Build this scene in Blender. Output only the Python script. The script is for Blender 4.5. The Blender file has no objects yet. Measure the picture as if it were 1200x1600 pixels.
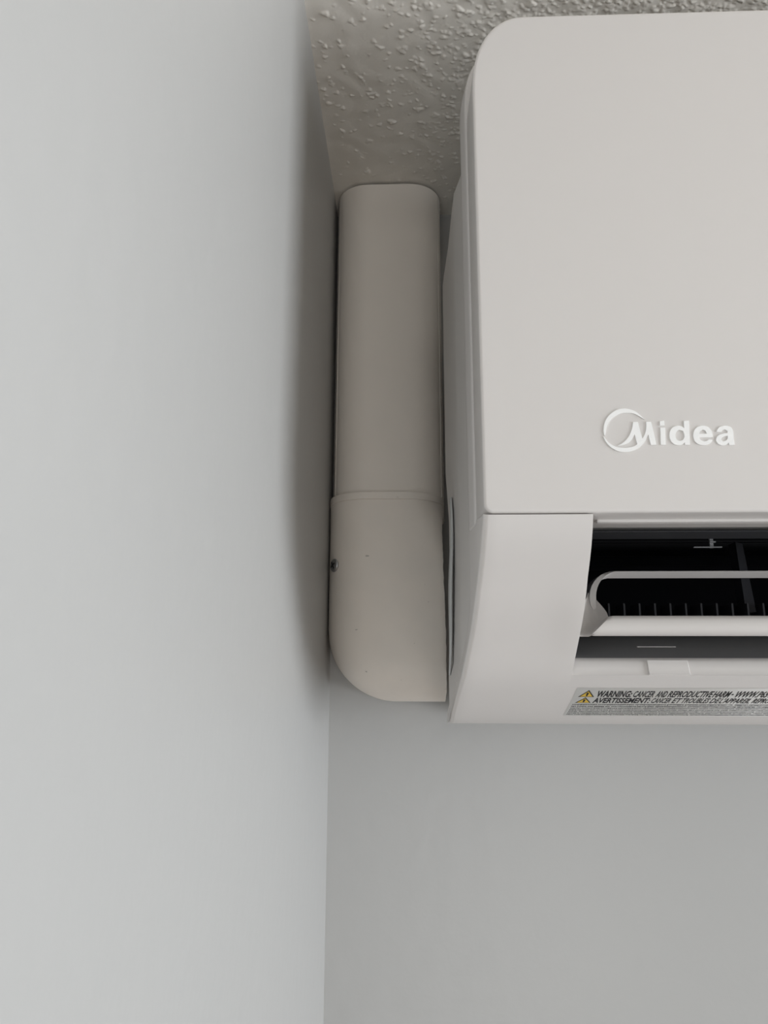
import bpy, math, random
import numpy as np
from mathutils import Matrix, Vector

random.seed(4)
SC = bpy.context.scene
COL = SC.collection
H = 2.44                       # ceiling height; "c" heights below are measured down from the ceiling
RW, RD = 1.70, 2.60            # room: left wall x = 0, back wall y = 0, room lies at y < 0

# ------------------------------------------------------------------ camera
cam_d = bpy.data.cameras.new('camera')
cam = bpy.data.objects.new('camera', cam_d)
COL.objects.link(cam)
right = Vector((0.99936, 0.03571, 0.00276))
up = Vector((0.00526, -0.22256, 0.97490))
fwd = Vector((-0.03543, 0.97426, 0.22261))
m = Matrix((right, up, -fwd)).transposed().to_4x4()
m.translation = Vector((0.04972, -0.46844, H - 0.31956))
cam.matrix_world = m
cam_d.sensor_fit = 'VERTICAL'
cam_d.sensor_height = 36.0
cam_d.sensor_width = 27.0
cam_d.lens = 1180.0 / 1600.0 * 36.0
cam_d.clip_start = 0.005
SC.camera = cam

# ------------------------------------------------------------------ world, lights, exposure
w = bpy.data.worlds.new('daylight')
SC.world = w
w.use_nodes = True
bg = w.node_tree.nodes['Background']
bg.inputs['Color'].default_value = (0.72, 0.86, 1.0, 1)
bg.inputs['Strength'].default_value = 1.0


def area(name, loc, rot, sx, sy, power, col):
    d = bpy.data.lights.new(name, 'AREA')
    d.shape = 'RECTANGLE'
    d.size, d.size_y = sx, sy
    d.energy = power
    d.color = col
    o = bpy.data.objects.new(name, d)
    o.location = loc
    o.rotation_euler = rot
    COL.objects.link(o)
    return o


# daylight entering through the tall side window in the right-hand wall ...
SY0, SY1, SZ0, SZ1 = -1.34, -0.14, 1.38, 2.36
area('side_window_daylight', (RW + 0.02, (SY0 + SY1) / 2, (SZ0 + SZ1) / 2), (0, math.radians(90), 0),
     SZ1 - SZ0 - 0.1, SY1 - SY0 - 0.1, 64, (0.912, 0.953, 1.0))
# ... plus a weaker unseen fill, added behind the camera to brighten the pipe cover
WX0, WX1, WZ0, WZ1 = 0.12, 0.88, 0.60, 2.05
area('rear_fill_light', ((WX0 + WX1) / 2, -RD - 0.02, (WZ0 + WZ1) / 2),
     (math.radians(90), 0, 0), WX1 - WX0 - 0.1, WZ1 - WZ0 - 0.1, 16, (1.0, 0.97, 0.93))

vs = SC.view_settings
vs.view_transform = 'Standard'
vs.look = 'None'
vs.gamma = 1.0
vs.use_curve_mapping = False
vs.exposure = -1.1


# ------------------------------------------------------------------ materials
def mat(name, col, rough=0.5, spec=0.5, metal=0.0, bump=None, coat=0.0, mottled=None):
    """procedural principled material; bump = (scale, strength, distance); mottled = (scale, amount, colour)"""
    ma = bpy.data.materials.new(name)
    ma.use_nodes = True
    nt = ma.node_tree
    p = nt.nodes['Principled BSDF']
    p.inputs['Base Color'].default_value = (*col, 1)
    p.inputs['Roughness'].default_value = rough
    p.inputs['Specular IOR Level'].default_value = spec
    p.inputs['Metallic'].default_value = metal
    p.inputs['Coat Weight'].default_value = coat
    tc = nt.nodes.new('ShaderNodeTexCoord')
    if mottled:
        n = nt.nodes.new('ShaderNodeTexNoise')
        n.inputs['Scale'].default_value = mottled[0]
        n.inputs['Detail'].default_value = 4
        nt.links.new(tc.outputs['Object'], n.inputs['Vector'])
        r = nt.nodes.new('ShaderNodeValToRGB')
        r.color_ramp.elements[0].position = 0.35
        r.color_ramp.elements[1].position = 0.72
        k = mottled[1]
        r.color_ramp.elements[0].color = (*col, 1)
        r.color_ramp.elements[1].color = (*[a * (1 - k) + b * k for a, b in zip(col, mottled[2])], 1)
        nt.links.new(n.outputs['Fac'], r.inputs['Fac'])
        nt.links.new(r.outputs['Color'], p.inputs['Base Color'])
    if bump:
        n2 = nt.nodes.new('ShaderNodeTexNoise')
        n2.inputs['Scale'].default_value = bump[0]
        n2.inputs['Detail'].default_value = 3
        nt.links.new(tc.outputs['Object'], n2.inputs['Vector'])
        b = nt.nodes.new('ShaderNodeBump')
        b.inputs['Strength'].default_value = bump[1]
        b.inputs['Distance'].default_value = bump[2]
        nt.links.new(n2.outputs['Fac'], b.inputs['Height'])
        nt.links.new(b.outputs['Normal'], p.inputs['Normal'])
    return ma


def scuffs(ma, scale, lo, col):
    """sparse dark scuff marks mixed over a material's base colour"""
    nt = ma.node_tree
    p = nt.nodes['Principled BSDF']
    src = p.inputs['Base Color'].links[0].from_socket
    tc = nt.nodes.new('ShaderNodeTexCoord')
    n = nt.nodes.new('ShaderNodeTexNoise')
    n.inputs['Scale'].default_value = scale
    n.inputs['Detail'].default_value = 2
    nt.links.new(tc.outputs['Object'], n.inputs['Vector'])
    r = nt.nodes.new('ShaderNodeMapRange')
    r.inputs['From Min'].default_value = lo
    r.inputs['From Max'].default_value = lo + 0.05
    r.inputs['To Max'].default_value = 0.6
    nt.links.new(n.outputs['Fac'], r.inputs['Value'])
    mx = nt.nodes.new('ShaderNodeMix')
    mx.data_type = 'RGBA'
    nt.links.new(r.outputs['Result'], mx.inputs['Factor'])
    nt.links.new(src, mx.inputs['A'])
    mx.inputs['B'].default_value = (*col, 1)
    nt.links.new(mx.outputs['Result'], p.inputs['Base Color'])


M_WALL = mat('wall_paint', (0.445, 0.442, 0.431), 0.34, 0.55, bump=(90, 0.10, 0.002))
M_CEIL = mat('ceiling_paint', (0.86, 0.82, 0.75), 0.85, 0.15, bump=(700, 0.15, 0.0006))
M_FLOOR = mat('wood_floor', (0.42, 0.28, 0.17), 0.5, 0.3, mottled=(6, 0.4, (0.25, 0.15, 0.09)))
M_AC = mat('white_plastic', (0.715, 0.686, 0.664), 0.42, 0.4)
M_PANEL = mat('panel_plastic', (0.715, 0.686, 0.664), 0.38, 0.4)
M_REAR = mat('rear_case_plastic', (0.72, 0.695, 0.67), 0.5, 0.35)
M_DUCT = mat('ivory_pvc', (0.90, 0.84, 0.77), 0.48, 0.35, mottled=(40, 0.12, (0.76, 0.72, 0.67)))
M_ELBOW = mat('ivory_pvc_elbow', (0.88, 0.82, 0.75), 0.5, 0.35, mottled=(55, 0.22, (0.72, 0.70, 0.66)))
scuffs(M_ELBOW, 260, 0.74, (0.30, 0.28, 0.26))
M_BLACK = mat('black_chamber', (0.006, 0.006, 0.008), 0.6, 0.2)
M_DKGREY = mat('dark_grey_plastic', (0.035, 0.036, 0.040), 0.5, 0.3)
M_RAMP = mat('grey_outlet_plastic', (0.26, 0.26, 0.265), 0.55, 0.3)
M_FIN = mat('black_fin_plastic', (0.02, 0.02, 0.024), 0.5, 0.3)
M_LOGO = mat('silver_white_badge', (0.97, 0.97, 0.96), 0.3, 0.6)
M_STEEL = mat('screw_steel', (0.42, 0.43, 0.44), 0.35, 0.5, metal=0.9)
M_SCREWDK = mat('screw_recess', (0.02, 0.02, 0.02), 0.6, 0.2)
M_LABEL = mat('label_film', (0.82, 0.81, 0.79), 0.35, 0.4)
M_INK = mat('black_ink', (0.02, 0.02, 0.022), 0.6, 0.2)
M_INK2 = mat('grey_fine_print', (0.10, 0.10, 0.10), 0.6, 0.2)
M_YELLOW = mat('warning_yellow', (0.72, 0.48, 0.06), 0.5, 0.3)
M_TAPE = mat('white_wrap', (0.66, 0.67, 0.66), 0.6, 0.3)
M_FRAMEW = mat('window_frame_white', (0.8, 0.8, 0.8), 0.4, 0.4)


# ------------------------------------------------------------------ helpers
def tag(o, label=None, cat=None, group=None, kind=None):
    if label:
        o['label'] = label
    if cat:
        o['category'] = cat
    if group:
        o['group'] = group
    if kind:
        o['kind'] = kind
    return o


def empty(name, loc):
    o = bpy.data.objects.new(name, None)
    o.empty_display_size = 0.05
    o.location = loc
    COL.objects.link(o)
    return o


def obj(name, verts, faces, ma, parent=None, smooth=True, base=None):
    """one mesh object; verts in world coordinates; origin set to `base` or the parent's base"""
    me = bpy.data.meshes.new(name)
    off = Vector((0, 0, 0))
    root = parent
    while root is not None:
        off += root.location
        root = root.parent
    b = Vector(base) if base is not None else Vector((0, 0, 0))
    me.from_pydata([tuple(Vector(v) - off - b) for v in verts], [], faces)
    me.validate()
    me.update()
    me.materials.append(ma)
    if smooth:
        for p in me.polygons:
            p.use_smooth = True
    o = bpy.data.objects.new(name, me)
    COL.objects.link(o)
    if parent is not None:
        o.parent = parent
    o.location = b
    fix_normals(o)
    return o


def fix_normals(o):
    import bmesh
    bm = bmesh.new()
    bm.from_mesh(o.data)
    bmesh.ops.recalc_face_normals(bm, faces=bm.faces)
    bm.to_mesh(o.data)
    bm.free()


def sharp(o, ang=35):
    o.data.set_sharp_from_angle(angle=math.radians(ang))
    return o


def bevel(o, width, seg=2):
    md = o.modifiers.new('soft_edges', 'BEVEL')
    md.width = width
    md.segments = seg
    md.limit_method = 'ANGLE'
    md.angle_limit = math.radians(40)
    return o


def boxv(x0, x1, y0, y1, z0, z1):
    v = [(x, y, z) for z in (z0, z1) for y in (y0, y1) for x in (x0, x1)]
    f = [(0, 2, 3, 1), (4, 5, 7, 6), (0, 1, 5, 4), (2, 6, 7, 3), (0, 4, 6, 2), (1, 3, 7, 5)]
    return v, f


def join(parts):
    V, F = [], []
    for v, f in parts:
        n = len(V)
        V += v
        F += [tuple(i + n for i in q) for q in f]
    return V, F


def loft(rings, closed=True, cap0=False, cap1=False):
    n = len(rings[0])
    V = [p for r in rings for p in r]
    F = []
    for k in range(len(rings) - 1):
        for i in range(n if closed else n - 1):
            j = (i + 1) % n
            F.append((k * n + i, k * n + j, (k + 1) * n + j, (k + 1) * n + i))
    if cap0:
        F.append(tuple(range(n)))
    if cap1:
        F.append(tuple((len(rings) - 1) * n + i for i in range(n)))
    return V, F


def Z(c):                      # height from depth below ceiling (c negative)
    return H + c


# ------------------------------------------------------------------ the room
T = 0.10
v, f = boxv(-T, 0, -RD - T, T, 0, H + T)
tag(obj('wall_left', v, f, M_WALL, smooth=False), 'smooth white painted side wall beside the camera', kind='structure')
v, f = boxv(0, RW + T, 0, T, 0, H + T)
tag(obj('wall_back', v, f, M_WALL, smooth=False), 'smooth white painted wall carrying the air conditioner', kind='structure')
v, f = join([boxv(RW, RW + T, -RD - T, SY0, 0, H + T), boxv(RW, RW + T, SY1, 0, 0, H + T),
             boxv(RW, RW + T, SY0, SY1, 0, SZ0), boxv(RW, RW + T, SY0, SY1, SZ1, H + T)])
tag(obj('wall_right', v, f, M_WALL, smooth=False), 'white painted wall with the side window', kind='structure')
v, f = join([boxv(0, WX0, -RD - T, -RD, 0, H + T), boxv(WX1, RW, -RD - T, -RD, 0, H + T),
             boxv(WX0, WX1, -RD - T, -RD, 0, WZ0), boxv(WX0, WX1, -RD - T, -RD, WZ1, H + T)])  # opening cut for the added rear fill light
tag(obj('wall_front', v, f, M_WALL, smooth=False), 'white painted wall with an added fill-light opening, behind the viewer', kind='structure')
v, f = boxv(-T, RW + T, -RD - T, T, -T, 0)
tag(obj('floor', v, f, M_FLOOR, smooth=False), 'brown wooden floor', kind='structure')
fw = 0.04


def frame_y(y0, y1, x0, x1, z0, z1):
    return join([boxv(x0, x0 + fw, y0, y1, z0, z1), boxv(x1 - fw, x1, y0, y1, z0, z1),
                 boxv(x0 + fw, x1 - fw, y0, y1, z0, z0 + fw), boxv(x0 + fw, x1 - fw, y0, y1, z1 - fw, z1)])


v, f = frame_y(-RD - 0.01, -RD + 0.01, WX0, WX1, WZ0, WZ1)  # frame around the invented opening of the rear fill
tag(obj('fill_opening_frame', v, f, M_FRAMEW, smooth=False), 'white frame of the added fill-light opening behind the viewer', kind='structure')
v, f = frame_y(-0.01, 0.01, SY0, SY1, SZ0, SZ1)
v = [(RW + y, x, z) for x, y, z in v]
tag(obj('window_1', v, f, M_FRAMEW, smooth=False), 'white framed side window in the right-hand wall', kind='structure')


# ceiling: spattered plaster relief as geometry near the corner, flat slab further away
def ceiling():
    px, py, st = 0.34, 0.21, 0.00048
    nx, ny = int(px / st) + 1, int(py / st) + 1
    xs = np.linspace(0, px, nx)
    ys = np.linspace(-py, 0, ny)
    hgt = np.zeros((ny, nx))
    rng = np.random.default_rng(11)
    N = 16000
    cxs, cys = rng.uniform(0, px, N), rng.uniform(-py, 0, N)
    # density: heavy towards the middle of the room, sparse in the tight corner
    dens = 0.05 + 0.80 * np.clip((cxs - 0.035) / 0.07, 0, 1) ** 1.3 * np.clip(-cys / 0.11, 0.10, 1) + 0.06 * np.clip(-cys / 0.15, 0, 1)
    ph = np.sin(cxs * 95 + 1.3) * np.sin(cys * 80 + .4) * 0.25
    keep = rng.uniform(0, 1, N) < (dens + ph * dens)
    for cx, cy in zip(cxs[keep], cys[keep]):
        a = rng.uniform(0.0006, 0.0015) * (1.5 if rng.uniform() < .12 else 1)
        b = a * rng.uniform(0.35, 0.9)
        th = rng.normal(0.25, 0.7)
        hh = rng.uniform(0.0002, 0.00075) * (a / 0.0013)
        R = int(a * 1.6 / st) + 2
        i0, j0 = int((cy + py) / st), int(cx / st)
        ia, ib, ja, jb = max(0, i0 - R), min(ny, i0 + R + 1), max(0, j0 - R), min(nx, j0 + R + 1)
        X, Y = np.meshgrid(xs[ja:jb] - cx, ys[ia:ib] - cy)
        u = X * math.cos(th) + Y * math.sin(th)
        vv = -X * math.sin(th) + Y * math.cos(th)
        ang = np.arctan2(vv, u)
        d = np.sqrt((u / a) ** 2 + (vv / b) ** 2) * (1 + 0.18 * np.sin(3 * ang + cx * 9e3))
        k = hh * np.clip(1.25 - d * d, 0, 0.8)
        hgt[ia:ib, ja:jb] = np.maximum(hgt[ia:ib, ja:jb], k)
    XX, YY = np.meshgrid(xs, ys)
    hgt += 0.00025 * (np.sin(XX * 210 + 2 * np.sin(YY * 130)) * np.sin(YY * 190 + 1.5 * np.sin(XX * 160))) + 0.00025
    edge = np.clip(np.minimum((px - XX), (YY + py)) / 0.004, 0, 1)
    zz = H - hgt * edge
    V = np.stack([XX, YY, zz], -1).reshape(-1, 3)
    idx = np.arange(nx * ny).reshape(ny, nx)
    Q = np.stack([idx[:-1, :-1], idx[1:, :-1], idx[1:, 1:], idx[:-1, 1:]], -1).reshape(-1, 4)
    extra, ef = join([boxv(-T, RW + T, -RD - T, T, H + 0.02, H + T),
                      ([(px, -RD, H), (RW, -RD, H), (RW, 0, H), (px, 0, H)], [(0, 3, 2, 1)]),
                      ([(0, -RD, H), (px, -RD, H), (px, -py, H), (0, -py, H)], [(0, 3, 2, 1)])])
    n = len(V)
    me = bpy.data.meshes.new('ceiling')
    me.from_pydata(V.tolist() + extra, [], Q.tolist() + [tuple(i + n for i in q) for q in ef])
    me.update()
    me.materials.append(M_CEIL)
    me.polygons.foreach_set('use_smooth', [True] * len(Q) + [False] * len(ef))
    o = bpy.data.objects.new('ceiling', me)
    COL.objects.link(o)
    tag(o, 'off-white ceiling with spattered plaster texture', kind='structure')


ceiling()

# ------------------------------------------------------------------ straight duct cover
DX0, DX1, DY, DR = 0.0021, 0.0702, -0.0363, 0.0205
D_TOP, D_BOT = -0.0017, -0.222


def duct_profile(x0, x1, yf, r, yb, n=12, ry=None):
    ry = ry or r
    p = [(x0, yb)]
    for k in range(n + 1):
        a = math.pi / 2 * k / n
        p.append((x0 + r - r * math.cos(a), yf + ry - ry * math.sin(a)))
    for k in range(n + 1):
        a = math.pi / 2 * (1 - k / n)
        p.append((x1 - r + r * math.cos(a), yf + ry - ry * math.sin(a)))
    p.append((x1, yb))
    return p


duct = empty('duct_cover', ((DX0 + DX1) / 2, 0, Z(D_BOT)))
tag(duct, 'straight ivory plastic pipe cover rising from the elbow to the ceiling', 'pipe cover')
outer = duct_profile(DX0, DX1, DY, DR, -0.006)
inner = duct_profile(DX0 + .0017, DX1 - .0017, DY + .0017, DR - .0017, -0.006)
loop = outer + inner[::-1]
V, F = loft([[(x, y, Z(D_BOT)) for x, y in loop], [(x, y, Z(D_TOP)) for x, y in loop]])
n = len(outer)
L = len(loop)
for k in range(n - 1):
    F.append((k, k + 1, L - 2 - k, L - 1 - k))
    F.append((L + k, L + k + 1, 2 * L - 2 - k, 2 * L - 1 - k))
cov = sharp(obj('cover', V, F, M_DUCT, duct), 40)
# base channel clipped to the wall behind the cover
bl = [(DX0 + .0022, -0.001), (DX0 + .0022, -0.014), (DX0 + .0036, -0.014), (DX0 + .0036, -0.003),
      (DX1 - .0036, -0.003), (DX1 - .0036, -0.014), (DX1 - .0022, -0.014), (DX1 - .0022, -0.001)]
V, F = loft([[(x, y, Z(D_BOT)) for x, y in bl], [(x, y, Z(D_TOP)) for x, y in bl]], cap0=True, cap1=True)
obj('base_channel', V, F, M_DUCT, duct, smooth=False)
# narrow snap ridges along both edges of the cover
for side in (0, 1):
    a = math.radians(24)
    xx = DX0 + DR - DR * math.cos(a)
    yy = DY + DR - DR * math.sin(a)
    nx_, ny_ = -math.cos(a), -math.sin(a)
    tx, ty = -ny_, nx_
    sgn = 1 if side == 0 else -1
    base = (xx if side == 0 else DX0 + DX1 - xx, yy)
    sec = []
    for (t_, n_) in ((-.0006, -.0003), (-.0003, .00022), (.0003, .00022), (.0006, -.0003)):
        sec.append((base[0] + sgn * (nx_ * n_ + tx * t_), base[1] + ny_ * n_ + ty * t_))
    V, F = loft([[(x, y, Z(-0.2090)) for x, y in sec], [(x, y, Z(D_TOP - .001)) for x, y in sec]], cap0=True, cap1=True)
    obj('snap_ridge', V, F, M_DUCT, duct)

# ------------------------------------------------------------------ elbow cover
EX0, EX1 = 0.0006, 0.0697
ECX, ECZ, ER = 0.0414, -0.2886, 0.0406
EY, EDR = -0.0395, 0.0225
elbow = empty('elbow_cover', (0.036, 0, Z(-0.3295)))
tag(elbow, 'ivory plastic elbow with rounded lower corner, joining pipe cover and air conditioner', 'pipe elbow')


def elbow_left(zc):
    if zc >= ECZ:
        return EX0 + 0.0008 * (zc + 0.21) / (ECZ + 0.21) * 0
    d = max(0.0, ER ** 2 - (zc - ECZ) ** 2)
    return ECX - math.sqrt(d)


def elbow_y(x, zc, grow=0.0):
    # distance to the outer outline (left side, quarter arc, bottom)
    if zc >= ECZ and x <= ECX:
        d = x - EX0
    elif zc < ECZ and x < ECX:
        d = ER - math.hypot(x - ECX, zc - ECZ)
    elif zc < ECZ:
        d = zc - (ECZ - ER)
    else:
        d = 1.0
    d = max(d, 0.0)
    y = EY - grow
    if d < EDR:
        y = EY - grow + EDR - math.sqrt(max(0, EDR ** 2 - (EDR - d) ** 2))
    # inner (right hand) edge: large rounding at the collar, small one lower down
    t = min(1, max(0, (-0.213 - zc) / 0.05))
    rr = 0.020 * (1 - t) ** 2 + 0.004
    dr = max(0.0, EX1 - x)
    if dr < rr:
        y2 = EY - grow + (rr - math.sqrt(max(0, rr ** 2 - (rr - dr) ** 2))) * (0.45 + 0.55 * (1 - t))
        y = max(y, y2)
    return y


def ragged(zc):                # hand cut right edge, hollowed below the collar
    a = min(1, max(0, (-.216 - zc) / .012)) * (1 - .65 * min(1, max(0, (-.255 - zc) / .035)))
    return -.0016 * a + 0.00016 * math.sin(zc * 430 + 2 * math.sin(zc * 170)) + 0.00006 * math.sin(zc * 1300 + 1)


def elbow_shell(z0, z1, nz, nx_, grow=0.0, skirt=True):
    rows = []
    for k in range(nz + 1):
        t = k / nz
        zc = z0 + (z1 - z0) * (math.sin(t * math.pi / 2) if z1 < ECZ else t)
        xl = elbow_left(zc) - (grow if zc > ECZ else 0) * .3
        row = []
        for i in range(nx_ + 1):
            s = i / nx_
            s = 0.5 - 0.5 * math.cos(math.pi * s)
            x = xl + (EX1 + (ragged(zc) if grow == 0 else 0) - xl) * s
            row.append((x, elbow_y(max(x, EX0), zc, grow), Z(zc)))
        rows.append([(row[0][0], -0.001, row[0][2])] + row + [(row[-1][0], -0.004, row[-1][2])])
    V, F = loft(rows, closed=False)
    nn = len(rows[0])
    F.append(tuple(range(nn)))
    F.append(tuple((len(rows) - 1) * nn + i for i in range(nn)))
    return V, F


V, F = elbow_shell(-0.2135, ECZ - ER, 72, 60)
sharp(obj('shell', V, F, M_ELBOW, elbow), 50)
V, F = elbow_shell(-0.2096, -0.2138, 3, 60, grow=0.0009)
col_ = sharp(obj('collar', V, F, M_ELBOW, elbow), 50)
bevel(col_, 0.0004, 2)
# fixing screw on the flank beside the wall
sx, sz = 0.0049, -0.2515
sy = elbow_y(sx, sz)
sa = math.asin((EDR - (sx - EX0)) / EDR)
nrm = Vector((-math.sin(sa), -math.cos(sa), 0))
tan = Vector((math.cos(sa), -math.sin(sa), 0))
upv = Vector((0, 0, 1))
C0 = Vector((sx, sy, Z(sz)))
rings = []
for r_, h_ in ((.0039, -.0004), (.0039, .0004), (.0036, .0009), (.0026, .0013), (.0015, .00145)):
    rings.append([tuple(C0 + nrm * h_ + (tan * math.cos(a) + upv * math.sin(a)) * r_)
                  for a in [2 * math.pi * k / 24 for k in range(24)]])
V, F = loft(rings, cap0=True, cap1=True)
scr = obj('screw', V, F, M_STEEL, elbow)
scr['label'] = 'small grey steel screw in the elbow flank'
V, F = [], []
parts = []
for th in (0.5, 0.5 + math.pi / 2):
    a1 = tan * math.cos(th) + upv * math.sin(th)
    a2 = -tan * math.sin(th) + upv * math.cos(th)
    vv = []
    for hh in (.0009, .00156):
        for s1, s2 in ((-1, -1), (1, -1), (1, 1), (-1, 1)):
            vv.append(tuple(C0 + nrm * hh + a1 * s1 * .0023 + a2 * s2 * .0005))
    parts.append((vv, [(0, 1, 2, 3), (4, 5, 6, 7), (0, 1, 5, 4), (1, 2, 6, 5), (2, 3, 7, 6), (3, 0, 4, 7)]))
V, F = join(parts)
obj('cross_slot', V, F, M_SCREWDK, scr, smooth=False)

# ------------------------------------------------------------------ air conditioner
AX0, AX1 = 0.0763, 0.8763
PT, PB, PY = -0.0418, -0.2588, -0.2000
ac = empty('air_conditioner', ((AX0 + AX1) / 2, 0, Z(-0.339)))
tag(ac, 'white wall-mounted split air conditioner with open louver and silver logo', 'air conditioner')
MX = AX0 + AX1                 # mirror: x -> MX - x


def rounded_outline(x0, x1, zb, zt, rtx, rtz, rb, n=14):
    p = []
    for k in range(n + 1):     # bottom left
        a = math.pi / 2 * k / n
        p.append((x0 + rb - rb * math.sin(a), zb + rb - rb * math.cos(a)))
    for k in range(n + 1):     # top left
        a = math.pi / 2 * k / n
        e = 0.92
        p.append((x0 + rtx - rtx * abs(math.cos(a)) ** e, zt - rtz + rtz * abs(math.sin(a)) ** e))
    q = [(MX - x, z) for x, z in p[::-1]]
    return p + q


def inset(out, d):
    n = len(out)
    r = []
    for i in range(n):
        x0, z0 = out[i - 1]
        x1, z1 = out[(i + 1) % n]
        tx, tz = x1 - x0, z1 - z0
        l = math.hypot(tx, tz) or 1
        # outline runs clockwise seen from the room: inward normal
        nx_, nz_ = tz / l, -tx / l
        r.append((out[i][0] + nx_ * d, out[i][1] + nz_ * d))
    return r


pout = rounded_outline(AX0, AX1, PB, PT, 0.0225, 0.036, 0.0035)
rings = []
for d, y in ((0.0010, -0.1735), (0.0000, -0.1740), (-0.0005, -0.1750), (-0.00005, -0.1984), (0.0, -0.1990), (0.0001, -0.19945), (0.0003, -0.1997), (0.0007, -0.19995), (0.0012, -0.2000), (0.0020, -0.2000)):
    rings.append([(x, y, Z(z)) for x, z in inset(pout, d)])
V, F = loft(rings, cap0=True, cap1=True)
panel = sharp(obj('front_panel', V, F, M_PANEL, ac), 60)
# chassis frame behind the panel
fo = rounded_outline(AX0 - .0028, AX1 + .0028, -0.2597, -0.0345, 0.0125, 0.030, 0.003)
rings = []
for d, y in ((0.0050, -0.1733), (0.0026, -0.1733), (0.0020, -0.1731), (0.0016, -0.1724), (0.0014, -0.1716), (0.0011, -0.1690), (0.0004, -0.1640), (0.0002, -0.1618), (0.0010, -0.1608), (0.005, -0.1604)):
    rings.append([(x, y, Z(z)) for x, z in inset(fo, d)])
V, F = loft(rings, cap0=True, cap1=True)
sharp(obj('chassis_frame', V, F, M_AC, ac), 50)

# rear housing, waisted towards the wall
plan = [(.0752, -.1602), (.0748, -.146), (.0722, -.132), (.0716, -.122), (.0706, -.100), (.0690, -.082), (.0686, -.075),
        (.0694, -.068), (.0735, -.062), (.0795, -.057), (.085, -.050), (.0865, -.040), (.0868, -.002)]
inner_w = CUT_IN = 0.1140
half = [(CUT_IN, -.012), (CUT_IN, -.1602)] + plan + [(MX / 2, -.002)]
full = half + [(MX - x, y) for x, y in half[-2::-1]]
PROFILE_Y = [(-.2594, -.1602), (-.300, -.1602), (-.309, -.150), (-.3156, -.142), (-.3208, -.130), (-.3250, -.120), (-.3294, -.108), (-.3330, -.094), (-.3362, -.080), (-.3375, -.070)]


def front_limit(zc):
    if zc >= PROFILE_Y[0][0]:
        return -1.0
    for (z0, y0), (z1, y1) in zip(PROFILE_Y[:-1], PROFILE_Y[1:]):
        if z0 >= zc >= z1:
            return y0 + (y1 - y0) * (zc - z0) / (z1 - z0)
    return PROFILE_Y[-1][1]


def rear_top(y):
    return -0.0755 - 0.0190 * min(1, max(0, (y + 0.131) / 0.057)) - 0.012 * min(1, max(0, (y + .074) / .07))


def plan_x(y):                 # flank x at depth y on the left half
    for (x0, y0), (x1, y1) in zip(plan[:-1], plan[1:]):
        if y0 <= y <= y1:
            return x0 + (x1 - x0) * (y - y0) / (y1 - y0)
    return plan[0][0]


rings = []
for kz, ins in ((-0.3375, .006), (-0.3365, .0030), (-0.333, .0006), (-0.3294, 0), (-0.325, 0), (-0.3208, 0), (-.3156, 0), (-.309, 0), (-.300, 0), (-.2594, 0),
                (-0.235, 0), (-0.208, 0), (-0.16, 0), (None, 0), (None, .0008), (None, .0025)):
    ring = []
    for x, y in full:
        left = x < MX / 2
        s = 1 if left else -1
        if kz is None:
            zc = rear_top(y) - (.003 if ins == 0 else .0008 if ins < .001 else 0)
        else:
            zc = kz
        yl = front_limit(zc) if kz is not None else -1.0
        xx = x
        if y < yl:
            inner_pt = abs((x if left else MX - x) - CUT_IN) < 1e-6
            y = yl
            if not inner_pt:
                px_ = plan_x(y)
                xx = px_ if left else MX - px_
        if abs(x - MX / 2) < 1e-6 or y > -.02:
            s = 0
        if kz is not None and -.315 < zc < -.215 and -.112 < y < -.06:
            xx += .0014 if left else -.0014
        ring.append((xx + s * ins, y, Z(zc)))
    rings.append(ring)
V, F = loft(rings, cap0=True, cap1=True)
sharp(obj('rear_housing', V, F, M_REAR, ac), 45)
# intake slats closing the top of the unit
for k in range(9):
    yk = -.152 + k * .0165
    V, F = boxv(CUT_IN + .0005, MX - CUT_IN - .0005, yk, yk + .009, Z(-.0960), Z(-.0925))
    obj('intake_slat', V, F, M_REAR, ac, smooth=False)

# lower casing: curved cheeks left and right of the outlet and the lip under it
prof = [(-.2000, -.2594), (-.1982, -.2640), (-.1950, -.2696), (-.1910, -.2747), (-.1862, -.2800), (-.1820, -.2854), (-.1770, -.2909), (-.1720, -.2955),
        (-.1665, -.3002), (-.1610, -.3050), (-.1557, -.3094), (-.1490, -.3156), (-.1380, -.3208), (-.1280, -.3250), (-.1160, -.3294),
        (-.1050, -.3330), (-.0920, -.3362), (-.0800, -.3380), (-.0600, -.3392), (-.0400, -.3395)]
edge = [.0760, .0757, .0754, .0751, .0747, .0742, .0737, .0733, .0728, .0721, .0714, .0704, .0695, .0688, .0682, .0678, .0678, .0679, .0684, .0690]
LIP = 11
CUT = 0.1155
DENT = 0.0009                  # gentle swelling of the cheek beside the louver pivot
nprof = [None] * len(prof)
for i in range(len(prof)):
    a, b = prof[max(0, i - 1)], prof[min(len(prof) - 1, i + 1)]
    ty, tz = b[0] - a[0], b[1] - a[1]
    l = math.hypot(ty, tz)
    nprof[i] = (tz / l, -ty / l) if tz < 0 else (-tz / l, ty / l)   # outward: towards the room and down
    if nprof[i][0] > 0:
        nprof[i] = (-nprof[i][0], -nprof[i][1])


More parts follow.
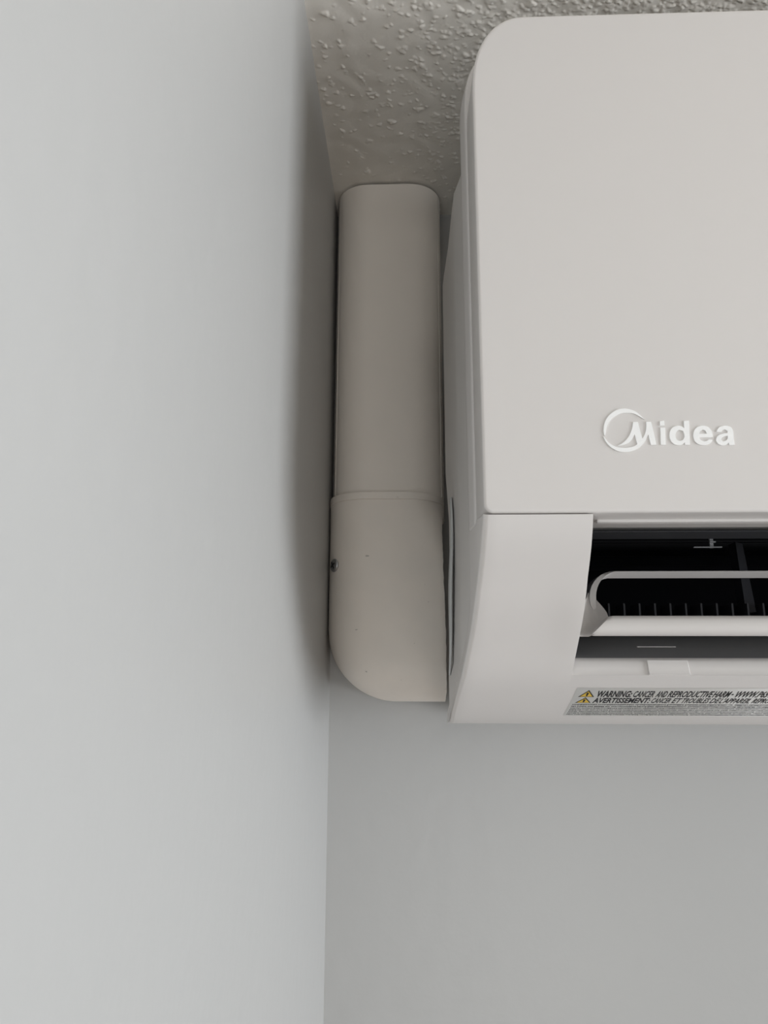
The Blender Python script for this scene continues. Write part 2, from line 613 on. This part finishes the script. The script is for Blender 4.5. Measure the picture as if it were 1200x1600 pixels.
def cheek(mirror):
    rows = []
    for i, ((y, z), xe) in enumerate(zip(prof, edge)):
        ny_, nz_ = nprof[i]
        row = []
        # side flank running back towards the wall
        yb = -0.1610 + 0.115 * min(1, max(0, (i - 6) / 9)) ** 1.1
        yb = max(yb, y + 0.004)
        fl = max(0.0, 1 - i / 11)
        back = z - (.0 if i < 16 else -.0015)
        row.append((xe + .0060 * fl + .0014 * (1 - fl), yb + .0012, back))
        row.append((xe - .0022 * fl + .0014 * (1 - fl), yb, back))
        row.append((xe - .0021 * fl + .0012 * (1 - fl), yb - .0012, back))
        row.append((xe - .0008 * fl + .0003 * (1 - fl), y + (yb - y) * .68, z))
        row.append((xe - .0003 * fl, y + .0040, z))
        row.append((xe, y + .0026, z))
        r = .0022
        for k in range(1, 6):
            a = math.pi / 2 * k / 5
            dx = r - r * math.cos(a)
            dn = -(r - r * math.sin(a))
            row.append((xe + dx, y + ny_ * dn, z + nz_ * dn))
        xs = [xe + r + (CUT - xe - r) * s for s in (.1, .2, .3, .4, .5, .58, .66, .73, .79, .84, .88, .92, .95, .975, 1)]
        for x in xs:
            # swelling beside the louver pivot, fading at the lip
            g = math.exp(-((x - CUT) / .0095) ** 2) * math.exp(-((z + .2945) / .012) ** 2)
            dn = DENT * g
            row.append((x, y + ny_ * dn, z + nz_ * dn))
        if i < LIP:              # wall of the cut-out going into the casing
            g = math.exp(-((z + .2945) / .012) ** 2)
            dn = DENT * g
            row.append((CUT + .0001, y + ny_ * dn + .0004, z + nz_ * dn))
            row.append((CUT + .0002, y + .0035, z + .0005))
        else:
            row.append((CUT + .0001, y - ny_ * .0004, z - nz_ * .0004))
            row.append((CUT + .0002, y - ny_ * .0010, z - nz_ * .0010))
        if i == 0:               # hidden ledge tucked up behind the panel and frame
            rows.append([(MX - a - .0005 if mirror else a + .0005, max(b, -.1726), Z(-.2555)) for a, b, c in row])
        rows.append([(MX - a if mirror else a, b, Z(c)) for a, b, c in row])
    V, F = loft(rows, closed=False)
    return V, F


for mir in (False, True):
    V, F = cheek(mir)
    o = sharp(obj('outlet_cheek', V, F, M_AC, ac), 55)
lipx = [CUT, CUT + .003, MX / 2, MX - CUT - .003, MX - CUT]
rows = []
ip = [(-.1440, -.3085, 0), (-.1458, -.3092, 0), (-.1470, -.3105, 0), (-.1478, -.3130, 0), (-.1484, -.3148, 0)]
for y, z, _ in ip:
    rows.append([(x, y, Z(z)) for x in lipx])
for (y, z) in prof[LIP:]:
    rows.append([(x, y, Z(z)) for x in lipx])
rows.append([(x, -.004, Z(-.3390)) for x in lipx])
V, F = loft(rows, closed=False)
sharp(obj('outlet_lip', V, F, M_AC, ac), 28)

# ridge under the panel edge, above the outlet
V, F = boxv(CUT + .004, MX - CUT - .004, -.1888, -.1852, Z(-.2600), Z(-.2580))
bevel(obj('panel_ridge', V, F, M_AC, ac, smooth=False), .0004)

# air chamber behind the outlet
cx0, cx1 = CUT + .0012, MX - CUT - .0012
ch = [(-.1732, -.2601), (-.1580, -.2600), (-.1500, -.2570), (-.140, -.2480), (-.125, -.2250), (-.105, -.190), (-.060, -.185), (-.035, -.215),
      (-.035, -.250), (-.055, -.2800), (-.0720, -.2900)]
V, F = loft([[(x, y, Z(z)) for y, z in ch] for x in (cx0, cx1)], closed=False)
n = len(ch)
sidep = ch + [(-.100, -.2970), (-.138, -.3062), (-.148, -.3000), (-.166, -.2830), (-.172, -.2680)]
for x in (cx0, cx1):
    b = len(V)
    V += [(x, y, Z(z)) for y, z in sidep]
    F.append(tuple(range(b, b + len(sidep))))
obj('air_chamber', V, F, M_BLACK, ac, smooth=False)
V, F = boxv(cx0, cx1, -.1728, -.1590, Z(-.2606), Z(-.2602))
obj('chamber_brow', V, F, M_DKGREY, ac, smooth=False)
V, F = boxv(cx0, cx1, -.1590, -.1575, Z(-.2606), Z(-.2590))
obj('chamber_bead', V, F, M_DKGREY, ac, smooth=False)
# ramp rising from the lip into the chamber
rp = [(-.1440, -.3085), (-.1360, -.3060), (-.125, -.3030), (-.110, -.2990), (-.095, -.2955), (-.0720, -.2900)]
V, F = loft([[(x, y, Z(z)) for y, z in rp] for x in (cx0, cx1)], closed=False)
ramp = obj('outlet_ramp', V, F, M_RAMP, ac)
V, F = boxv(.1495, .1664, -.1256, -.1248, Z(-.3036), Z(-.30285))
obj('ramp_line', V, F, M_AC, ramp, smooth=False)


# tab set into the lip
def on_lip(x, s, off):
    P = [(-.1466, -.3099), (-.1470, -.3105), (-.1478, -.3130), (-.1484, -.3148), (-.1490, -.3158)]
    seg = []
    for a, b in zip(P[:-1], P[1:]):
        seg.append(math.hypot(b[0] - a[0], b[1] - a[1]))
    tot = sum(seg)
    d = s * tot
    for k, l in enumerate(seg):
        if d <= l or k == len(seg) - 1:
            t = d / l
            a, b = P[k], P[k + 1]
            ty, tz = (b[0] - a[0]) / l, (b[1] - a[1]) / l
            return (x, a[0] + (b[0] - a[0]) * t + tz * off, Z(a[1] + (b[1] - a[1]) * t - ty * off))
        d -= l


rows = []
for s in (0.02, .2, .4, .6, .8, .98):
    rows.append([on_lip(x, s, o) for x, o in ((.1467, -.0002), (.1467, .0007), (.1469, .0009), (.1631, .0009), (.1633, .0007), (.1633, -.0002))])
V, F = loft(rows, closed=False)
n = 6
F += [tuple(range(n)), tuple((len(rows) - 1) * n + i for i in range(n))]
sharp(obj('lip_tab', V, F, M_AC, ac), 40)

# clip hanging under the chamber roof
V, F = join([boxv(.1725, .1845, -.1410, -.1400, Z(-.2613), Z(-.2609)), boxv(.1795, .1820, -.1410, -.1395, Z(-.2590), Z(-.2585)),
             boxv(.1800, .1815, -.1395, -.1385, Z(-.2612), Z(-.2500))])
obj('chamber_clip', V, F, M_RAMP, ac, smooth=False)

# louver: rounded lower bar, thin upper bar curving down into an end bracket on each side
louver = empty('louver', (0, 0, 0))
louver.parent = ac
sec = []
for k in range(20):
    a = 2 * math.pi * k / 20
    sy_, sz_ = math.cos(a), math.sin(a)
    sec.append((-.1610 + .0050 * (abs(sy_) ** .8) * (1 if sy_ > 0 else -1), -.2965 + .0040 * (abs(sz_) ** .75) * (1 if sz_ > 0 else -1)))
LX0 = .1246
xs = [LX0, LX0 + .002, MX - LX0 - .002, MX - LX0]
V, F = loft([[(x + sh * (z + .2965), -.1610 + (y + .1610) * k, Z(-.2965 + (z + .2965) * k)) for y, z in sec] for x, k, sh in zip(xs, (.92, 1, 1, .92), (.95, .95, -.95, -.95))], cap0=True, cap1=True)


def lobj(name, V, F, ma, **kw):
    o = obj(name, V, F, ma, None, **kw)
    o.location = -ac.location
    o.parent = louver
    return o


sharp(lobj('lower_blade', V, F, M_AC), 50)
# upper bar path in x / z (left half), section 2.6 mm high
path = [(MX / 2, -.2743)]
cxa, cza, ra = .1347, -.2844, .0101
for k in range(11):
    a = math.pi / 2 + (math.pi / 2 + .25) * k / 10
    path.append((cxa + ra * math.cos(a) * .95, cza + ra * math.sin(a)))
path.append((.1262, -.2885))
fullp = path[::-1] + [(MX - x, z) for x, z in path[1:]]
rings = []
for i, (x, z) in enumerate(fullp):
    a, b = fullp[max(0, i - 1)], fullp[min(len(fullp) - 1, i + 1)]
    tx, tz = b[0] - a[0], b[1] - a[1]
    l = math.hypot(tx, tz)
    nx_, nz_ = -tz / l, tx / l
    curl = abs(tz) / l           # 0 on the straight bar, 1 where the bar turns down
    rings.append([(x + nx_ * s, y, Z(z + nz_ * s)) for s, y in ((.0013, -.1516), (.0010 - .0022 * curl, -.1524), (-.0002 - .0010 * curl, -.1400), (.0013, -.1400))])
V, F = loft(rings, cap0=True, cap1=True)
sharp(lobj('upper_blade', V, F, M_AC), 50)
# end brackets: dished plates with three ribs
for mir in (False, True):
    bl_ = [(-.2820, .1236, .1252), (-.2850, .1222, .1262), (-.2870, .1212, .1273), (-.2890, .1203, .1283), (-.2908, .1193, .1290), (-.2925, .1185, .1292),
           (-.2940, .1180, .1288), (-.2955, .1176, .1276), (-.2970, .1172, .1258), (-.2985, .1168, .1240), (-.3000, .1166, .1222), (-.3008, .1166, .1200)]
    fr, bk = [], []
    for k, (z, xa, xb) in enumerate(bl_):
        t = k / (len(bl_) - 1)
        rf, rb = [], []
        for i in range(25):
            s = i / 24
            x = xa + (xb - xa) * s
            y = -.1500 - .0105 * t ** .8 + .0055 * math.sin(math.pi * (1 - s)) * math.sin(math.pi * min(1, t * 1.05)) - .0030 * s * math.sin(math.pi * t)
            y -= .0004 * math.sin((x - .119) * 2400) * math.exp(-((t - .45) / .22) ** 2) * math.sin(math.pi * s)
            if t > .70:
                y -= .004 * (t - .70) / .30
            rf.append((MX - x if mir else x, y, Z(z)))
            rb.append((MX - x if mir else x, y + .0025, Z(z)))
        fr.append(rf)
        bk.append(rb)
    rows = [a + b[::-1] for a, b in zip(fr, bk)]
    V, F = loft(rows, cap0=True, cap1=True)
    br = sharp(lobj('end_bracket', V, F, M_AC), 50)

# swing vanes inside the chamber, one narrow fin after another
fin_me = None
x = .1393
k = 0
while x < MX - .138:
    if fin_me is None:
        V, F = boxv(-.0004, .0004, -.1215, -.1080, -.0070, .0016)
        o = obj('guide_fin', V, F, M_FIN, ac, smooth=False)
        # re-centre: mesh was written in world space about the origin
        for vert in o.data.vertices:
            vert.co += ac.location
        fin_me = o.data
    else:
        o = bpy.data.objects.new('guide_fin', fin_me)
        COL.objects.link(o)
        o.parent = ac
    o.location = (x - ac.location.x, 0, Z(-.2850) - ac.location.z)
    x += .0069
    k += 1
# broad swing blades
for xb in (.204, .330, .476, .622, .748):
    V = [(xb - .0022, -.118, Z(-.2870)), (xb + .0024, -.118, Z(-.2870)), (xb + .0020, -.112, Z(-.2545)), (xb - .0012, -.112, Z(-.2535)),
         (xb - .0022, -.110, Z(-.2870)), (xb + .0024, -.110, Z(-.2870)), (xb + .0020, -.104, Z(-.2545)), (xb - .0012, -.104, Z(-.2535))]
    F = [(0, 1, 2, 3), (4, 5, 6, 7), (0, 1, 5, 4), (1, 2, 6, 5), (2, 3, 7, 6), (3, 0, 4, 7)]
    obj('swing_blade', V, F, M_FIN, ac, smooth=False)
# cross-flow fan drum
parts = []
fcy, fcz, frr = -.078, -.228, .034
for kk in range(24):
    a = 2 * math.pi * kk / 24
    ca, sa_ = math.cos(a), math.sin(a)
    p0 = (fcy + frr * ca, fcz + frr * sa_)
    p1 = (fcy + (frr - .008) * math.cos(a + .22), fcz + (frr - .008) * math.sin(a + .22))
    vv = [(cx0 + .004, p0[0], Z(p0[1])), (cx1 - .004, p0[0], Z(p0[1])), (cx1 - .004, p1[0], Z(p1[1])), (cx0 + .004, p1[0], Z(p1[1]))]
    vv += [(a_, b_ + .0007, c_) for a_, b_, c_ in vv]
    parts.append((vv, [(0, 1, 2, 3), (4, 5, 6, 7), (0, 1, 5, 4), (2, 3, 7, 6)]))
V, F = join(parts)
obj('fan_drum', V, F, M_BLACK, ac, smooth=False)

# ------------------------------------------------------------------ logo on the front panel


def filled(name, splines, ma, parent, fn, depth):
    """closed outlines (with holes) filled and extruded; fn maps 2-D + height to the world"""
    cu = bpy.data.curves.new(name, 'CURVE')
    cu.dimensions = '2D'
    cu.fill_mode = 'BOTH'
    cu.extrude = 0.5
    for pts in splines:
        sp = cu.splines.new('POLY')
        sp.points.add(len(pts) - 1)
        for p, (a, b) in zip(sp.points, pts):
            p.co = (a, b, 0, 1)
        sp.use_cyclic_u = True
    return from_curve(name, cu, ma, parent, fn, depth)


def from_curve(name, cu, ma, parent, fn, depth):
    to = bpy.data.objects.new('tmp', cu)
    COL.objects.link(to)
    dg = bpy.context.evaluated_depsgraph_get()
    me = bpy.data.meshes.new_from_object(to.evaluated_get(dg))
    bpy.data.objects.remove(to)
    V = [fn(vt.co.x, vt.co.y, depth if vt.co.z > 0 else -depth * .3) for vt in me.vertices]
    F = [tuple(p.vertices) for p in me.polygons]
    bpy.data.meshes.remove(me)
    return obj(name, V, F, ma, parent, smooth=False)


def badge(u, v_, d):           # u, v_: millimetres on the panel, origin left/top of the badge
    return (.1209 + u * .001, PY - d, Z(-.2196 - v_ * .001))


def smooth_poly(pts, n=3):
    """Catmull-Rom refinement of a closed outline, corners kept where it turns sharply"""
    out = []
    L = len(pts)

    def corner(i):
        a, b, c = pts[i - 1], pts[i], pts[(i + 1) % L]
        u = (b[0] - a[0], b[1] - a[1])
        w_ = (c[0] - b[0], c[1] - b[1])
        d = (u[0] * w_[0] + u[1] * w_[1]) / ((math.hypot(*u) * math.hypot(*w_)) or 1)
        return d < 0.60
    for i in range(L):
        p0, p1, p2, p3 = pts[i - 1], pts[i], pts[(i + 1) % L], pts[(i + 2) % L]
        if corner(i):
            p0 = p1
        if corner((i + 1) % L):
            p3 = p2
        for k in range(n):
            t = k / n
            out.append(tuple(.5 * (2 * p1[j] + (p2[j] - p0[j]) * t + (2 * p0[j] - 5 * p1[j] + 4 * p2[j] - p3[j]) * t * t
                                   + (-p0[j] + 3 * p1[j] - 3 * p2[j] + p3[j]) * t ** 3) for j in (0, 1)))
    return out


def za(pts):                   # sketch units (1/9.23 px) -> mm
    r = []
    for a, b in pts:
        px, py = 930 + a / 9.23, 630 + b / 9.23
        r.append(((px - 942) * .233 - (py - 673) * .0162, (py - 640) * .2485 + (px - 975) * .0024))
    return r


def zb(pts):                   # sketch units (1/4 px) -> mm
    return za([((900 + a / 4 - 930) * 9.23, (600 + b / 4 - 630) * 9.23) for a, b in pts])


crescent = [(715, 245), (650, 180), (570, 120), (490, 92), (420, 83), (340, 93), (260, 130), (190, 190), (145, 260), (122, 340), (120, 420), (133, 478),
            (148, 440), (156, 380), (175, 320), (210, 260), (265, 205), (330, 165), (400, 146), (470, 143), (550, 154), (620, 185), (680, 222)]
swoosh = [(114, 486), (150, 560), (200, 620), (270, 670), (340, 700), (420, 708), (500, 700), (580, 672), (640, 635), (690, 590), (722, 545), (748, 490), (765, 455),
          (800, 605), (878, 605), (845, 440), (805, 275), (735, 275), (737, 340), (730, 400), (712, 460), (680, 520), (650, 420), (615, 278), (545, 278),
          (535, 350), (515, 420), (480, 490), (430, 550), (380, 590), (328, 616), (395, 607), (450, 590), (500, 560), (540, 510), (567, 455), (585, 520), (605, 598),
          (560, 625), (500, 642), (430, 651), (340, 645), (260, 620), (190, 572), (145, 520)]

BADGE = [('emblem_ring', [smooth_poly(za(crescent))]), ('emblem_m', [smooth_poly(za(swoosh))]),
         ('letter', [zb([(524, 236), (551, 232), (553, 262), (525, 262)]), zb([(527, 276), (557, 276), (559, 382), (529, 382)])]),
         ('letter', [smooth_poly(zb([(674, 234), (706, 232), (709, 382), (679, 382), (678, 368), (662, 380), (640, 384), (612, 378), (592, 358), (583, 325), (591, 290), (610, 271), (638, 264), (660, 268), (675, 279)])),
                     smooth_poly(zb([(648, 290), (630, 297), (620, 325), (628, 350), (648, 358), (668, 350), (677, 325), (668, 297)]))]),
         ('letter', [smooth_poly(zb([(852, 336), (767, 336), (776, 352), (796, 360), (815, 358), (828, 349), (850, 352), (838, 370), (815, 381), (790, 384), (762, 378), (740, 358), (732, 325), (740, 290), (762, 270), (792, 264), (822, 270), (843, 292), (851, 318)])),
                     smooth_poly(zb([(768, 314), (775, 297), (792, 289), (808, 296), (816, 314)]))]),
         ('letter', [smooth_poly(zb([(876, 302), (890, 276), (915, 265), (940, 264), (965, 272), (978, 295), (981, 345), (985, 382), (953, 382), (950, 369), (935, 380), (910, 385), (885, 376), (872, 352), (882, 328), (905, 316), (945, 308), (944, 296), (930, 288), (915, 291), (906, 303)])),
                     smooth_poly(zb([(946, 326), (925, 330), (908, 338), (904, 350), (912, 360), (928, 358), (942, 347)]))])]
for nm, spl in BADGE:
    o = filled(nm, spl, M_LOGO, None, badge, .0004)
    o.location = -ac.location
    o.parent = panel

# ------------------------------------------------------------------ warning label under the outlet
SEG = [0.0]
for a, b in zip(prof[LIP:-1], prof[LIP + 1:]):
    SEG.append(SEG[-1] + math.hypot(b[0] - a[0], b[1] - a[1]))


def on_casing(x, s, off):
    k = 0
    while k < len(SEG) - 2 and SEG[k + 1] < s:
        k += 1
    t = (s - SEG[k]) / (SEG[k + 1] - SEG[k])
    a, b = prof[LIP + k], prof[LIP + k + 1]
    l = SEG[k + 1] - SEG[k]
    ty, tz = (b[0] - a[0]) / l, (b[1] - a[1]) / l
    return (x, a[0] + (b[0] - a[0]) * t + tz * off, Z(a[1] + (b[1] - a[1]) * t - ty * off))


S0, S1 = 0.0118, 0.0486
LW = 0.305
rows = []
for s in np.linspace(S0, S1, 12):
    rows.append([on_casing(x, s, o) for x, o in ((.1196, .00002), (.1196, .00010), (.2, .00010), (.3, .00010), (LW, .00010), (LW, .00002))])
V, F = loft(rows, closed=False)
label = obj('warning_label', V, F, M_LABEL, ac)
label['label'] = 'printed warning label with yellow triangle'


def label_child(o):
    o.location = -ac.location
    o.parent = label
    return o


def word(txt, x0, x1, s0, s1, ma, bold):
    cu = bpy.data.curves.new('word', 'FONT')
    cu.body = txt
    cu.offset = bold
    cu.extrude = 0.01
    cu.resolution_u = 2
    to = bpy.data.objects.new('tmp', cu)
    COL.objects.link(to)
    dg = bpy.context.evaluated_depsgraph_get()
    me = bpy.data.meshes.new_from_object(to.evaluated_get(dg))
    bpy.data.objects.remove(to)
    us = [q.co.x for q in me.vertices]
    vs_ = [q.co.y for q in me.vertices]
    u0, u1 = min(us), max(us)
    cap = 0.70
    V = [on_casing(x0 + (q.co.x - u0) / (u1 - u0) * (x1 - x0), s1 - q.co.y / cap * (s1 - s0), .00022 if q.co.z > 0 else .00008) for q in me.vertices]
    F = [tuple(p.vertices) for p in me.polygons]
    bpy.data.meshes.remove(me)
    return label_child(obj('word', V, F, ma, None, smooth=False))


A0, A1 = .0150, .0215           # first line
B0, B1 = .0228, .0288           # second line
for t_, a, b, bd in (('WARNING:', .1291, .1439, .022), ('CANCER', .14471, .1535, .010), ('AND', .1545, .1588, .010), ('REPRODUCTIVE', .15965, .1780, .012), ('HARM', .1786, .1853, .012),
                     ('-', .1860, .1868, .004), ('WWW.P65WARNINGS.CA.GOV', .1876, .2280, .008)):
    if t_ == '-':
        label_child(obj('word', *join([([on_casing(x, s, o) for o in (.00008, .00022) for x, s in ((a, .0180), (b, .0180), (b, .0190), (a, .0190))],
                                       [(0, 1, 2, 3), (4, 5, 6, 7), (0, 1, 5, 4), (1, 2, 6, 5), (2, 3, 7, 6), (3, 0, 4, 7)])]), M_INK, None, smooth=False))
        continue
    word(t_, a, b, A0, A1, M_INK, bd)
for t_, a, b, bd in (('AVERTISSEMENT:', .1291, .1534, .018), ('CANCER', .15426, .1624, .0), ('ET', .1634, .1667, .0), ('TROUBLES', .16725, .1788, .0), ('DE', .1797, .1832, .0),
                     ("L'APPAREIL", .1838, .1967, .0), ('REPRODUCTEUR', .1978, .2160, .0)):
    word(t_, a, b, B0, B1, M_INK, bd)


def flat_poly(name, pts, o0, o1, ma):
    n = len(pts)
    V = [on_casing(x, s, o0) for x, s in pts] + [on_casing(x, s, o1) for x, s in pts]
    F = [tuple(range(n)), tuple(range(n, 2 * n))] + [(i, (i + 1) % n, n + (i + 1) % n, n + i) for i in range(n)]
    return label_child(obj(name, V, F, ma, None, smooth=False))


for s0, s1 in ((.0142, .0216), (.0222, .0290)):
    xa, xb = .1216, .1284
    xm = (xa + xb) / 2
    flat_poly('triangle_outline', [(xm, s0), (xb, s1), (xa, s1)], .00008, .00016, M_INK)
    h_ = s1 - s0
    flat_poly('warning_triangle', [(xm, s0 + .16 * h_), (xb - .0008, s1 - .08 * h_), (xa + .0008, s1 - .08 * h_)], .00010, .00022, M_YELLOW)
    flat_poly('exclamation_mark', [(xm - .0005, s0 + .34 * h_), (xm + .0005, s0 + .34 * h_), (xm + .0003, s0 + .85 * h_), (xm - .0003, s0 + .85 * h_)], .00012, .00026, M_INK)
# illegible fine print: rows of small strokes
parts = []
rg = random.Random(9)
for r_ in range(7):
    s = .0306 + r_ * .00250
    x = .1208
    while x < LW - .004:
        lw = rg.uniform(.0016, .0058)
        th_ = .0016 if r_ < 2 else .0013
        # each word is a run of letter-wide strokes
        u = x
        while u < x + lw:
            wd = rg.uniform(.0003, .0006)
            hh = th_ * rg.uniform(.55, 1)
            q4 = ((u, s), (u + wd, s), (u + wd, s + hh), (u, s + hh))
            parts.append(([on_casing(a, b, o) for o in (.00008, .00020) for a, b in q4], [(0, 1, 2, 3), (4, 5, 6, 7)]))
            u += wd + rg.uniform(.00012, .00028)
        x += lw + rg.uniform(.0004, .0008)
V, F = join(parts)
fp = label_child(obj('fine_print', V, F, M_INK2, None, smooth=False))
fp['kind'] = 'stuff'

# ------------------------------------------------------------------ white wrapped pipe edge in the gap between elbow and unit
rows = []
for k in range(25):
    t = k / 24
    zc = -.2270 - .0880 * t
    env = math.sin(math.pi * min(1, .06 + t * .92)) ** .6
    xc = .0702 + .0003 * math.sin(t * 9) - .0016 * t ** 2
    yc = -.0930 + .012 * t ** 2
    ring = []
    for j in range(14):
        a = 2 * math.pi * j / 14
        ring.append((xc + (.0003 + .0008 * env) * math.cos(a), yc + (.0010 + .0045 * env) * math.sin(a), Z(zc)))
    rows.append(ring)
V, F = loft(rows, cap0=True, cap1=True)
tag(obj('pipe_wrap', V, F, M_TAPE, None, base=(.0690, -.085, Z(-.31))),
    'thin white wrapping strip in the gap between elbow and air conditioner', 'pipe wrap')
